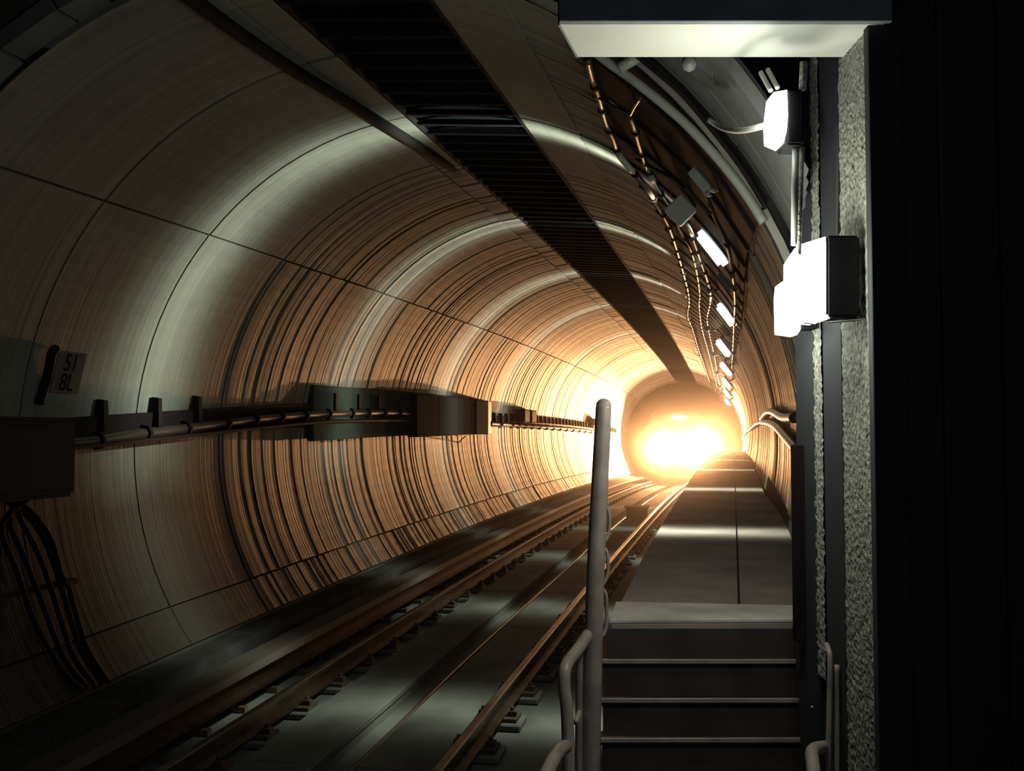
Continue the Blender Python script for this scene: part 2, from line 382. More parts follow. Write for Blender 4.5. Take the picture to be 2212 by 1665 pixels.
# ------------------------------------------------------------------ rails
def rail_profile(cx, top):
    p = [(-.036, 0), (-.036, -.035), (-.010, -.05), (-.010, -.125), (-.07, -.142), (-.07, -.155), (.07, -.155), (.07, -.142), (.010, -.125), (.010, -.05), (.036, -.035), (.036, 0), (.024, .007), (-.024, .007)]
    return [(cx+a, top+b) for a, b in p]
def rail(side, cx, label):
    root = empty('running_rail', A(cx, 2.5, RZ-.155)); tag(root, label, 'rail', 'running rails')
    bm = bmesh.new(); sweep(bm, rail_profile(cx, RZ), frange(1.5, 49.5, 1.5))
    for v in bm.verts: v.co -= root.location
    o = obj('rail_bar', bm, M_['rail'], root)
    bm = bmesh.new(); prev = None
    c = Vector((0, 0, 0))
    box(bm, -.17, .17, -.11, .11, -.185, -.155)
    for s in (-1, 1):
        box(bm, s*.12-.035, s*.12+.035, -.035, .035, -.155, -.115); tube(bm, [Vector((s*.12, 0, -.12)), Vector((s*.12, 0, -.085))], .018, 6)
    me = bpy.data.meshes.new('rail_clip'); bm.to_mesh(me); bm.free(); me.materials.append(M_['railside'])
    bm = bmesh.new(); box(bm, -.21, .21, -.16, .16, -.24, -.185)
    bevel(bm, .012); mp = bpy.data.meshes.new('bearing_pad'); bm.to_mesh(mp); bm.free(); mp.materials.append(M_['slab'])
    y = 2.9
    while y < 42:
        q = A(cx, y, RZ)-root.location; obj('rail_clip', me, parent=root, loc=q); obj('bearing_pad', mp, parent=root, loc=q); y += .75
    return root
rail('l', RC-HG, 'left running rail of the track, nearer the third rail')
rail('r', RC+HG, 'right running rail of the track, below the raised walkway')
# third rail under a cover board on regular posts
t3 = empty('third_rail', A(-1.72, 5, ZS)); tag(t3, 'covered third rail on short posts between left rail and wall bench', 'rail')
bm = bmesh.new(); sweep(bm, rail_profile(-1.72, -1.90), frange(4, 49, 1.5))
for v in bm.verts: v.co -= t3.location
obj('contact_rail', bm, M_['rail'], t3)
bm = bmesh.new(); sweep(bm, [(-1.84, -1.80), (-1.84, -1.775), (-1.60, -1.775), (-1.58, -1.84), (-1.60, -1.84), (-1.615, -1.80)], frange(4, 49, 1.5))
for v in bm.verts: v.co -= t3.location
obj('cover_board', bm, M_['cover'], t3)
bm = bmesh.new(); box(bm, -.03, .03, -.03, .03, ZS, -1.78); box(bm, -.05, .14, -.035, .035, ZS, ZS+.05); mpo = bpy.data.meshes.new('bracket_post'); bm.to_mesh(mpo); bm.free(); mpo.materials.append(M_['porcelain'])
y = 4.4
while y < 48: obj('bracket_post', mpo, parent=t3, loc=A(-1.83, y, 0)-t3.location); y += .62
# dark box and plates between the rails
bm = bmesh.new(); c = A(.02, 25.2, ZS+.05); box(bm, -.26, .24, 0, .6, 0, .26); bevel(bm, .02)
box(bm, -.30, .28, -.02, .62, .24, .28)
tag(obj('trackside_box', bm, M_['box'], loc=c), 'small dark equipment box standing between the running rails', 'box')
bm = bmesh.new(); pts = smoothpts([A(RC+.02, y, ZS-.05) + Vector((random.uniform(-.04, .04), 0, 0)) for y in frange(5, 40, 2.5)])
b0 = pts[0].copy(); tube(bm, pts, .022, 6, o=b0)
tag(obj('drain_cable', bm, M_['cable'], smooth=True, loc=b0), 'black cable lying in the slot between the rails', 'cable')

# ------------------------------------------------------------------ lamps in the tunnel
lampg = 'fluorescent lamps along the tunnel walkway'
where = ['nearest the camera, beyond the grey junction box', 'second along the tunnel', 'third along the tunnel', 'fourth along the tunnel', 'fifth along the tunnel', 'sixth along the tunnel', 'last before the train']
bm = bmesh.new(); box(bm, -.055, .055, -.06, .06, -.17, .17); bevel(bm, .03, 2); lens_me = bpy.data.meshes.new('lens'); bm.to_mesh(lens_me); bm.free(); lens_me.materials.append(M_['lensfar'])
bm = bmesh.new(); box(bm, .05, .11, -.075, .075, -.185, .185); bevel(bm, .008); hou_me = bpy.data.meshes.new('housing'); bm.to_mesh(hou_me); bm.free(); hou_me.materials.append(M_['galv'])
bm = bmesh.new(); box(bm, .11, .40, -.02, .02, -.03, .03); box(bm, .10, .115, -.05, .05, -.10, .10); arm_me = bpy.data.meshes.new('wall_arm'); bm.to_mesh(arm_me); bm.free(); arm_me.materials.append(M_['dark_steel'])
bm = bmesh.new(); box(bm, -.085, .085, -.045, .045, -.085, .085); bevel(bm, .01); jb_me = bpy.data.meshes.new('junction_box'); bm.to_mesh(jb_me); bm.free(); jb_me.materials.append(M_['greybox'])
JB = [(1470, 455), (1530, 625), (1527, 710), (1541, 765), (1549, 805), (1554, 835), (1558, 856)]
for i, y in enumerate(LAMP_Y):
    root = empty('tunnel_lamp', LAMP[i]); root.rotation_euler = (math.radians(0), math.radians(-36), 0)
    tag(root, 'lit fluorescent tunnel lamp, '+where[i], 'lamp', lampg)
    obj('lens', lens_me, parent=root); obj('housing', hou_me, parent=root); obj('wall_arm', arm_me, parent=root)
    c = onwall(*JB[i], 2.68 if i < 2 else 2.6)                 # junction box to the left of it, with a conduit to the lamp
    j = empty('junction_box', c); j.rotation_euler = (0, math.radians(-44), 0); f = min(1, .5+.5*(i == 0))
    tag(j, 'grey junction box wired to the lamp '+where[i], 'junction box', 'junction boxes on the cable tray')
    obj('box_body', jb_me, parent=j).scale = (f, 1, f)
    bm = bmesh.new(); e = LAMP[i]+Vector((.0, 0, .17))
    tube(bm, smoothpts([c+Vector((.06, .02, -.03)), c+(e-c)*.4+Vector((.03, 0, .05)), e+Vector((0, 0, .05)), e]), .016, 6, o=c)
    tag(obj('lamp_conduit', bm, M_['conduit'], smooth=True, loc=c), 'short grey conduit feeding the lamp '+where[i], 'conduit', 'lamp conduits')

# ------------------------------------------------------------------ cable tray and cables in the right shoulder
ct = empty('cable_tray', C(47, 5.3, R-.03)); tag(ct, 'long dark cable tray plate hung on the right shoulder of the tunnel', 'cable tray')
def edge_angle(px):
    t = [(5.0, None)] + [(p.y, math.degrees(math.atan2(p.x-axis(p.y)[0], p.z-axis(p.y)[1]))) for p in (onwall(a, b, R-.02) for a, b in px) if p]
    t[0] = (5.0, t[1][1])
    def f(y):
        for (y0, a0), (y1, a1) in zip(t, t[1:]):
            if y0 <= y <= y1: return a0+(a1-a0)*(y-y0)/(y1-y0+1e-6)
        return t[-1][1] if y > t[-1][0] else t[0][1]
    return f
thL = edge_angle([(1288, 200), (1305, 262), (1322, 300), (1340, 345), (1372, 386), (1398, 420), (1425, 465), (1446, 510), (1463, 560), (1477, 610), (1487, 650), (1497, 722), (1508, 760), (1520, 795), (1531, 825)])
thR = edge_angle([(1640, 455), (1628, 500), (1612, 545), (1608, 600), (1605, 650), (1598, 710), (1588, 760), (1580, 810)])
bm = bmesh.new(); yy = frange(5.0, 44, .8)
rows = []
for y in yy:
    rows.append([bm.verts.new(C(thL(y)+(thR(y)-thL(y))*k/4, y, R-.02)-ct.location) for k in range(5)] + [bm.verts.new(C(thR(y)-(thR(y)-thL(y))*k/4, y, R-.008)-ct.location) for k in range(5)])
for a, b in zip(rows, rows[1:]):
    for k in range(10): bm.faces.new((a[k], a[(k+1) % 10], b[(k+1) % 10], b[k]))
bm.faces.new(rows[0][::-1]); bm.faces.new(rows[-1]); bmesh.ops.recalc_face_normals(bm, faces=bm.faces)
obj('tray_plate', bm, M_['dark_steel'], ct)
for y in frange(5.4, 43, .85):
    bm = bmesh.new(); o_ = C(47, y, R-.08)
    t0, t1 = thL(y)-.2, thR(y)+.2; pr = [C(t0+(t1-t0)*k/6, y, R-.035) for k in range(7)]
    for a, b in zip(pr, pr[1:]):
        d = Vector((0, .03, 0)); up = (a-A(0, y, 0)).normalized()*.02; up2 = (b-A(0, y, 0)).normalized()*.02
        hexa(bm, [a-o_, b-o_, b+d-o_, a+d-o_, a+up-o_, b+up2-o_, b+up2+d-o_, a+up+d-o_])
    obj('cross_rung', bm, M_['dark_steel'], ct, loc=o_-ct.location)
def wavy(ths, r, rad, label, group=None, m='cable', name='tunnel_cable', clamp=.5, wrap=(), ymax=46):
    pts = [C(t, y, r) for y, t in ths] if ths[0][0] < 100 else [onwall(a, b, r) for a, b in ths]; pts = smoothpts(pts, 6); b0 = pts[0].copy()
    root = empty(name, b0); tag(root, label, 'cable', group)
    bm = bmesh.new(); tube(bm, pts, rad, 7, o=b0); obj('cable_run', bm, M_[m], root, smooth=True)
    # clamps
    acc = 0
    for a, b in zip(pts, pts[1:]):
        acc += (b-a).length
        if acc > clamp:
            acc = 0; bm = bmesh.new(); t = (b-a).normalized(); tube(bm, [b-t*.018, b+t*.018], rad*1.55, 7, o=b); obj('clamp', bm, M_['dark_steel'], root, loc=b-b0)
    for y0, y1 in wrap:
        seg = [p for p in pts if y0 <= p.y <= y1]
        if len(seg) > 1: bm = bmesh.new(); tube(bm, seg, rad*1.3, 8, o=b0); w = obj('tape_wrap', bm, M_['wrap'], root, smooth=True); w['label'] = 'pale tape wrapping'
    return root
cg = 'cables hung along the cable tray'
wavy([(1270, 130), (1278, 165), (1294, 210), (1308, 262), (1325, 300), (1338, 335), (1372, 376), (1398, 408), (1425, 450), (1446, 490), (1463, 540), (1477, 590), (1487, 630), (1489, 655), (1486, 683), (1497, 712), (1508, 750), (1520, 785), (1531, 818), (1541, 842), (1552, 866), (1558, 875)], 2.70, .02, 'leftmost cable of the tray, edging the lit ceiling', cg, wrap=((7.3, 7.8),))
wavy([(1313, 215), (1335, 232), (1356, 245), (1366, 262), (1377, 300), (1392, 348), (1408, 385), (1432, 425), (1460, 460), (1482, 478), (1500, 520), (1515, 565), (1530, 610), (1535, 650), (1528, 690), (1535, 730), (1543, 765), (1549, 800), (1555, 835), (1560, 865), (1562, 872)], 2.69, .018, 'second cable of the tray, passing behind the grey boxes', cg, wrap=((7.2, 7.45),))
wavy([(1462, 480), (1478, 510), (1492, 536), (1502, 570), (1510, 615), (1512, 640), (1511, 665), (1517, 710), (1530, 758), (1540, 798), (1550, 838), (1558, 868)], 2.70, .016, 'third cable of the tray, between the first two beyond the grey box', cg)
wavy([(1520, 405), (1545, 470), (1568, 520), (1578, 560), (1584, 600), (1588, 650), (1586, 700), (1583, 760), (1580, 810), (1576, 860)], 2.72, .014, 'thin cable on the right side of the tray beyond the lamps', cg, clamp=.9)
for pp in ([(1294, 212), (1330, 232), (1362, 248)], [(1362, 248), (1370, 232), (1383, 212)]):
    pts = smoothpts([onwall(a, b, 2.66) for a, b in pp], 4); bm = bmesh.new(); tube(bm, pts, .008, 6, o=pts[0])
    tag(obj('link_cable', bm, M_['cable'], smooth=True, loc=pts[0]), ('thin cable linking the two left cables below the lit beam', 'short branch above the second cable below the lit beam')[pp[0][0] == 1362], 'cable')
for k, pp in enumerate((((1375, 345), (1452, 386)), ((1482, 405), (1534, 462)))):
    p, q = onwall(*pp[0], 2.69), onwall(*pp[1], 2.69); bm = bmesh.new(); tube(bm, [p, q], .014, 6, o=p)
    tag(obj('tray_rod', bm, M_['cable'], loc=p), ('straight dark rod on the tray left of the angle bracket', 'straight rod on the tray catching orange light above first lamp')[k], 'rod')
# bright plates by the lamps, and a hanging strut
for i, (q, w) in enumerate((((1517, 388), (.09, .38)), ((1567, 607), (.10, .30)), ((1566, 712), (.10, .30)), ((1567, 770), (.1, .3)))):
    c = onwall(*q, 2.66); root = empty('wall_bracket', c); root.rotation_euler = (0, math.radians(-38), math.radians(-24))
    tag(root, 'small steel angle bracket on the tray %s' % ('below the grey strut', 'between first and second tunnel lamps', 'between second and third tunnel lamps', 'between third and fourth tunnel lamps')[i], 'bracket', 'angle brackets on the tray')
    bm = bmesh.new(); box(bm, -.035, .015, -.005, .005, -.08, .08); box(bm, .009, .015, -.005, w[0]*.7, -.08, .08); obj('bracket_plate', bm, M_['galv'], root)
    for sx in (-.04, .01):
        bm = bmesh.new(); tube(bm, [Vector((sx*.6, -.02, -.085)), Vector((sx*.6, .02, -.085))], .009, 6); obj('bolt', bm, M_['galv'], root)
def rod(name, pts, rad, label, cat, m='conduit', group=None, k=4, seg=8):
    pts = smoothpts(pts, k); b0 = pts[0].copy(); bm = bmesh.new(); tube(bm, pts, rad, seg, o=b0)
    o = obj(name, bm, M_[m], smooth=True, loc=b0); tag(o, label, cat, group); return o
rod('hanger_strut', [at(1463, 90, 5.2), at(1470, 160, 5.3), at(1486, 260, 5.55), at(1500, 320, 5.8), at(1513, 372, 6.1)], .028, 'grey strut slanting down below the lit beam to the cable tray', 'strut')
rod('arched_conduit', [at(1270, 95, 5.0), at(1305, 128, 5.0), at(1380, 182, 5.0), at(1473, 259, 5.0), at(1545, 335, 5.0), at(1605, 410, 5.0), at(1650, 480, 5.0)], .024, 'pale conduit arching round the mouth of the tunnel, lower of two', 'conduit')
rod('arched_conduit', [at(1345, 95, 4.92), at(1400, 140, 4.92), at(1470, 200, 4.92), at(1530, 270, 4.92), at(1600, 360, 4.92), at(1655, 450, 4.92)], .013, 'thin dark conduit arching above the pale one', 'conduit', m='dark_steel')
rod('clamp_bar', [at(1337, 148, 4.95), at(1385, 118, 4.95)], .03, 'short grey bar crossing the arched conduit under the lit beam', 'clamp', k=1)
rod('slack_cable', [at(1530, 258, 4.45), at(1560, 276, 4.35), at(1600, 282, 3.9), at(1650, 272, 3.7)], .012, 'slack grey cable sagging to the upper doorway lamp', 'cable')
rod('bolt_stub', [at(1487, 130, 4.5), at(1489, 140, 4.35)], .03, 'round bolt head in the board-marked vault', 'bolt', k=1)
for q in ((1655, 178), (1670, 172)):
    rod('lamp_hook', [at(q[0]-12, q[1]-22, 3.72), at(q[0], q[1], 3.7), at(q[0]+10, q[1]+18, 3.68)], .009, ('left', 'right')[q[0] == 1670]+' one of the two thin hooks above the upper doorway lamp', 'hook', group='hooks above the upper lamp')

# cables round the right wall beyond the doorway
rod('right_wall_cable', [C(84, 6.6, R-.05), C(84.3, 8, R-.06), C(83.6, 10, R-.05), C(83.7, 12, R-.05), C(85.5, 14.5, R-.05)], .035, 'upper black cable drooping along the right wall behind the door jamb', 'cable', 'cable')
rod('right_wall_cable', [C(88.5, 6.6, R-.05), C(87.5, 8, R-.05), C(86.3, 10, R-.05), C(86.3, 13, R-.05), C(87, 17, R-.05), C(89.5, 24, R-.05), C(90.5, 32, R-.05), C(91, 45, R-.05)], .04, 'lower black cable on the right wall running toward the train', 'cable', 'cable')
bm = bmesh.new()
for y0, y1 in ((13.6, 14.25), (14.35, 14.95)): box(bm, 2.735, 2.775, y0, y1, .87, .91, A, A(2.7, 13.6, .9))
tag(obj('wall_tube', bm, M_['wrap'], loc=A(2.7, 13.6, .9)), 'slim pale tube fixed high on the right tunnel wall', 'tube')

# ------------------------------------------------------------------ left wall furniture
pl = wavy([(6.2, -87.5), (7.2, -88), (8.0, -87), (9.0, -86.1), (10.2, -84.8), (11.5, -83.9), (13, -83.4), (15, -83.3), (17, -84.5), (20.5, -86.7), (24, -87.6), (30, -88.4), (38, -88.6), (46, -88.8)], R-.10, .05, 'thick cable clamped along the left wall, catching orange light', clamp=.62, name='clamped_cable')
bm = bmesh.new()
prof = lambda y: -86.6+3.3*min(1, max(0, (y-7)/5))-2.5*max(0, min(1, (y-15)/6))
tray = empty('cable_shelf', C(-86, 6.2, R-.03)); tag(tray, 'dark narrow shelf carrying the cable along the left wall', 'shelf')
rows = []
for y in frange(6.2, 46, 1.0):
    t = prof(y); rows.append([bm.verts.new(C(t+a, y, R-b)-tray.location) for a, b in ((2.6, .02), (2.6, .06), (-1.6, .06), (-1.9, .17), (-2.5, .17), (-2.5, .02))])
for a, b in zip(rows, rows[1:]):
    for k in range(6): bm.faces.new((a[k], a[(k+1) % 6], b[(k+1) % 6], b[k]))
bm.faces.new(rows[0]); bm.faces.new(rows[-1]); bmesh.ops.recalc_face_normals(bm, faces=bm.faces)
obj('shelf_rail', bm, M_['dark_steel'], tray)
for i, y in enumerate([7.55, 8.35, 9.05]+[12.45, 13.3, 14.1]+[y for y in frange(21, 45, .62)]):
    bm = bmesh.new(); t = prof(y); top = 5.4 if y < 20 else 3.8
    o_ = C(t, y, R-.05)
    hexa(bm, [C(t+a, y+c, R-b)-o_ for a, b, c in ((0, .02, -.03), (0, .13, -.03), (0, .13, .03), (0, .02, .03), (top, .02, -.03), (top, .09, -.03), (top, .09, .03), (top, .02, .03))])
    obj('upright', bm, M_['dark_steel'], tray, loc=o_-tray.location)
# long cabinet on the left wall
cb = empty('long_wall_cabinet', A(-2.66, 11.2, 0)); tag(cb, 'long low dark cabinet boxed on the left wall above the cable', 'cabinet')
def lbox(name, x0, x1, y0, y1, z0, z1, m, bev=.01, xe=None):
    bm = bmesh.new(); c = A(x0, y0, z0)
    xe = x1 if xe is None else xe
    hexa(bm, [A(x0, y0, z0)-c, A(x1, y0, z0)-c, A(xe, y1, z0)-c, A(x0, y1, z0)-c, A(x0, y0, z1)-c, A(x1, y0, z1)-c, A(xe, y1, z1)-c, A(x0, y1, z1)-c])
    bevel(bm, bev); return obj(name, bm, m, cb, loc=c-cb.location)
M_['cab'] = mat('dark_green_grey_panel', (.06, .075, .065), .8, spec=.03, noise=(1.5, .6, 0, (1, 1, 1)))
for k in range(5):
    y0 = 11.8+k*1.3; lbox('cabinet_back', -2.76, -2.68, y0, y0+1.29, -.03, .66, M_['cab'], xe=-2.67)
for k in range(3):
    y0 = 15.6+k*1.15; lbox('cabinet_door', -2.72, -2.56+.03*k, y0, y0+1.13, -.06, .62, M_['box'], xe=-2.53+.03*k)
lbox('cabinet_door', -2.72, -2.46, 19.05, 20.0, -.06, .60, M_['box'])
M_['endcap'] = mat('pale_end_panel', (.30, .26, .22), .6)
lbox('end_panel', -2.72, -2.46, 20.01, 21.3, -.07, .61, M_['endcap'], xe=-2.70)['label'] = 'pale slanting end panel'
# struts under the cabinet
for a, b in (((940, 940), (960, 965)), ((960, 965), (985, 970)), ((985, 940), (985, 972)), ((1005, 942), (988, 958)), ((952, 940), (978, 970))):
    d = 18.8; bm = bmesh.new(); p, q = at(*a, d), at(*b, d+.2); tube(bm, [p, q], .010, 5, o=p); obj('brace_rod', bm, M_['dark_steel'], cb, loc=p-cb.location)
for i, y in enumerate((24.4, 25.3)):
    root = empty('wall_box', C(-82.5, y, R-.12)); tag(root, ('nearer' if i == 0 else 'farther')+' of two small dark boxes on the left wall beyond the long cabinet', 'box', 'small boxes beyond the cabinet')
    bm = bmesh.new(); box(bm, -.14, .10, -.35, .40, -.16, .16); bevel(bm, .012); obj('box_body', bm, M_['box'], root)
    bm = bmesh.new(); box(bm, .10, .112, -.30, .35, -.13, .13); obj('box_door', bm, M_['dark_steel'], root)
root = empty('wall_box', C(-81, 37.5, R-.15)); tag(root, 'small dark box raised above the left cable close to the train', 'box')
bm = bmesh.new(); box(bm, -.12, .12, -.3, .3, -.14, .14); bevel(bm, .012); obj('box_body', bm, M_['box'], root)
bm = bmesh.new(); box(bm, -.03, .03, -.8, -.5, -.20, .14); obj('box_post', bm, M_['dark_steel'], root)

# equipment cabinet at the far left, its cables, the number sign
root = empty('equipment_cabinet', A(-2.7, 5.6, -.2)); tag(root, 'dark rounded equipment cabinet on the left wall at the picture edge', 'cabinet')
bm = bmesh.new(); box(bm, -.06, .22, 0, 1.36, -.06, .53); bevel(bm, .03, 2); obj('cabinet_body', bm, M_['box'], root)
bm = bmesh.new(); box(bm, .222, .236, .08, 1.27, .0, .47); bevel(bm, .005); obj('cabinet_door', bm, M_['box'], root)
bm = bmesh.new(); box(bm, .236, .262, .12, .16, .18, .30); bevel(bm, .005); obj('door_handle', bm, M_['galv'], root)
px = [[(60, 1115), (100, 1175), (128, 1255), (150, 1330), (178, 1410), (222, 1478)],
      [(75, 1112), (112, 1170), (132, 1240), (146, 1262), (165, 1330), (190, 1405), (235, 1476)],
      [(40, 1110), (80, 1190), (110, 1270), (135, 1350), (160, 1420), (205, 1482)],
      [(20, 1115), (55, 1210), (90, 1300), (120, 1380), (150, 1440), (190, 1486)],
      [(5, 1130), (35, 1230), (70, 1330), (105, 1400), (140, 1455), (178, 1490)]]
for i, pp in enumerate(px):
    rod('hanging_cable', [C(-95, 6.3+.12*i, R-.12)]+[onwall(a, b, R-.05-.01*i) for a, b in pp], .02, ('rightmost', 'second from right', 'middle', 'second from left', 'leftmost')[i]+' of the cables hanging below the left equipment cabinet', 'cable', 'matte', 'bundle of cables below the left cabinet')
bm = bmesh.new(); p = onwall(140, 1258, R-.03); box(bm, -.03, .05, -.07, .09, -.02, .02); tag(obj('cable_clip', bm, M_['dark_steel'], loc=p), 'dark clip holding the hanging cables to the left wall', 'clip')
rod('cabinet_pipe', [onwall(a, b, R-.05) for a, b in ((84, 872), (98, 830), (106, 800), (112, 765), (122, 752))], .035, 'dark pipe rising from the left cabinet behind the number sign', 'pipe', 'dark_steel')
tl, trr, bl = onwall(122, 757, R-.07), onwall(182, 764, R-.07), onwall(112, 846, R-.07)
ex = (trr-tl).normalized(); ez = (tl-bl); ez = (ez-ex*ez.dot(ex)).normalized(); ey = ez.cross(ex)
rot = Matrix((ex, ey, ez)).transposed().to_4x4(); wS, hS = (trr-tl).length, (tl-bl).length*1.0
root = empty('number_sign', (tl+bl)/2+ex*wS/2); root.rotation_euler = rot.to_euler()
tag(root, 'grey number plate reading 51 over 8L on the left wall', 'sign')
bm = bmesh.new(); box(bm, -wS/2, wS/2, -.006, .006, -hS/2, hS/2); bevel(bm, .003); obj('sign_plate', bm, M_['sign'], root)
for txt, zz in (('51', hS*.22), ('8L', -hS*.26)):
    cu = bpy.data.curves.new('lettering', 'FONT'); cu.body = txt; cu.size = hS*.60; cu.align_x = 'CENTER'; cu.align_y = 'CENTER'; cu.extrude = .001; cu.offset = .0
    cu.materials.append(M_['ink']); tmp = bpy.data.objects.new('lettering_curve', cu); COL.objects.link(tmp); bpy.context.view_layer.update(); me = bpy.data.meshes.new_from_object(tmp.evaluated_get(bpy.context.evaluated_depsgraph_get())); bpy.data.objects.remove(tmp); me.name = 'lettering'; o = bpy.data.objects.new('lettering', me); COL.objects.link(o); o.parent = root
    fr = 1 if ey.dot(Vector((0, 0, EYE))+Vector((0, 0, 0))-root.location) < 0 else -1
    o.location = (0, -.0085, zz); o.rotation_euler = (PI/2, 0, 0); o.scale = (.9, 1, 1)

# ------------------------------------------------------------------ haze volume added for the glare round the headlights
bm = bmesh.new(); c = A(0, 5.3, 0); ring = [[bm.verts.new(C(15*k, y, 2.74)-c) for k in range(24)] for y in frange(5.3, 49.4, 4)]
for a, b in zip(ring, ring[1:]):
    for k in range(24): bm.faces.new((a[k], a[(k+1) % 24], b[(k+1) % 24], b[k]))
bm.faces.new(ring[0][::-1]); bm.faces.new(ring[-1]); bmesh.ops.recalc_face_normals(bm, faces=bm.faces)
hz = bpy.data.materials.new('added_haze'); hz.use_nodes = True; nt = hz.node_tree; nt.nodes.remove(nt.nodes['Principled BSDF'])
vsn = nt.nodes.new('ShaderNodeVolumeScatter'); vsn.inputs['Density'].default_value = HAZE; vsn.inputs['Anisotropy'].default_value = .98
vsn.inputs['Color'].default_value = (1, .9, .8, 1)
nt.links.new(vsn.outputs[0], nt.nodes['Material Output'].inputs['Volume'])
if HAZE: tag(obj('glare_haze', bm, hz, loc=c), 'added haze standing in for the glare of the train headlights', 'haze', kind='stuff')
# ------------------------------------------------------------------ train
tn = empty('train', A(TX, TRAIN_Y, RZ)); tag(tn, 'approaching train with dazzling headlights filling the tunnel', 'train')
TB = tn.location
def tbox(name, x0, x1, y0, y1, z0, z1, m, bev=.03, seg=2):
    bm = bmesh.new(); box(bm, x0, x1, y0, y1, z0, z1); bevel(bm, bev, seg); return obj(name, bm, m, tn)
# body section: a shell with a sloped roof, lofted back
prof = [(-1.45, .75), (-1.50, 1.2), (-1.48, 2.6), (-1.36, 3.15), (-1.0, 3.42), (0, 3.5), (1.0, 3.42), (1.36, 3.15), (1.48, 2.6), (1.50, 1.2), (1.45, .75)]
bm = bmesh.new(); rows = []
for y, s in ((0, .90), (.08, .96), (.25, 1.0), (18, 1.0)):
    rows.append([bm.verts.new((x*s, y, .75+(z-.75)*(s*.5+.5))) for x, z in prof])
for a, b in zip(rows, rows[1:]):
    for k in range(11): bm.faces.new((a[k], a[(k+1) % 11], b[(k+1) % 11], b[k]))
bm.faces.new(rows[0][::-1]); bm.faces.new(rows[-1]); bmesh.ops.recalc_face_normals(bm, faces=bm.faces)
obj('car_body', bm, M_['train'], tn)
for x in (-.85, .85): tbox('windscreen', x-.42, x+.42, -.02, .03, 1.95, 2.75, M_['glass'], .01, 1)
tbox('cab_door', -.36, .36, -.03, .02, .9, 2.9, M_['train'], .01, 1)
tbox('door_window', -.24, .24, -.045, -.02, 1.95, 2.7, M_['glass'], .008, 1)
tbox('number_slot', -.30, .34, -.06, .0, 2.98, 3.10, M_['marker'], .008, 1)
tbox('bumper', -1.2, 1.2, -.18, .1, .72, .92, M_['dark_steel'])
tbox('coupler', -.14, .14, -.5, .1, .55, .80, M_['dark_steel'])
tbox('underframe', -1.15, 1.15, .3, 17, .3, .75, M_['dark_steel'], .02, 1)
for x in (-1, 1):
    for k in range(2):
        bm = bmesh.new(); c = Vector((x*.75, -.04, 1.40+.22*k)); tube(bm, [c+Vector((0, .05, 0)), c-Vector((0, .05, 0))], [.11, .11], 16)
        h = obj('headlight', bm, M_['dark_steel'], tn)
        bm = bmesh.new(); tube(bm, [c-Vector((0, .05, 0)), c-Vector((0, .065, 0))], [.095, .07], 16); obj('headlight_lens', bm, M_['head'], h)
    for yy in (1.8, 3.9):
        bm = bmesh.new(); c = Vector((x*HG, yy, .42)); tube(bm, [c-Vector((.06, 0, 0)), c+Vector((.06, 0, 0))], .42, 20); obj('wheel', bm, M_['railside'], tn)

# ------------------------------------------------------------------ near vault with board-marked concrete
nv = tag(empty('wall_vault'), kind='structure')
bm = bmesh.new(); RV = R+.09
ths = [-175+350*k/70 for k in range(71)]
r0 = [bm.verts.new(C(t, .6, RV+.05)) for t in ths]; r1 = [bm.verts.new(C(t, 5.08, RV+.05)) for t in ths]; r2 = [bm.verts.new(C(t, 5.08, R)) for t in ths]
for k in range(70):
    if not 2 < ths[k] < 120: bm.faces.new((r0[k], r0[k+1], r1[k+1], r1[k]))
    bm.faces.new((r1[k], r1[k+1], r2[k+1], r2[k]))
h0 = [bm.verts.new(C(t, 4.0, RV+.055)) for t in range(0, 61, 5)]; h1 = [bm.verts.new(C(t, 5.085, RV+.055)) for t in range(0, 61, 5)]
for k in range(12): bm.faces.new((h0[k], h0[k+1], h1[k+1], h1[k]))
obj('vault_shell', bm, M_['dark_concrete'], nv)
y = 5.07; row = 0; rnd = random.Random(3)
while y > 4.12:
    w = rnd.choice((.13, .15, .17)); t = 16+rnd.uniform(-6, 0)
    while t < 84:
        L = rnd.uniform(17, 30); bm = bmesh.new(); c = C(t, y, RV); o_ = rnd.uniform(-.004, .004); n = 6
        e = min(t+L, 88); a0 = t+.12; a1 = e-.12
        uv = lambda a: (lambda p: (p.x*math.cos(YAW)+p.y*math.sin(YAW))/(p.y*math.cos(YAW)-p.x*math.sin(YAW)))(C(a, y-w, RV))
        while uv(a1) > .283 and a1 > a0: a1 -= .3
        if a1-a0 < 1: bm.free(); break
        g = [[bm.verts.new(C(a0+(a1-a0)*k/n, yy, RV+o_+dr)-c) for k in range(n+1)] for yy, dr in ((y-.005, .05), (y-.006, 0), (y-w+.006, 0), (y-w+.005, .05))]
        for a, b in zip(g, g[1:]):
            for k in range(n): bm.faces.new((a[k], b[k], b[k+1], a[k+1]))
        for k in (0, n): bm.faces.new((g[0][k], g[1][k], g[2][k], g[3][k]))
        obj('board', bm, M_['board'], nv, loc=c); t = e
    y -= w
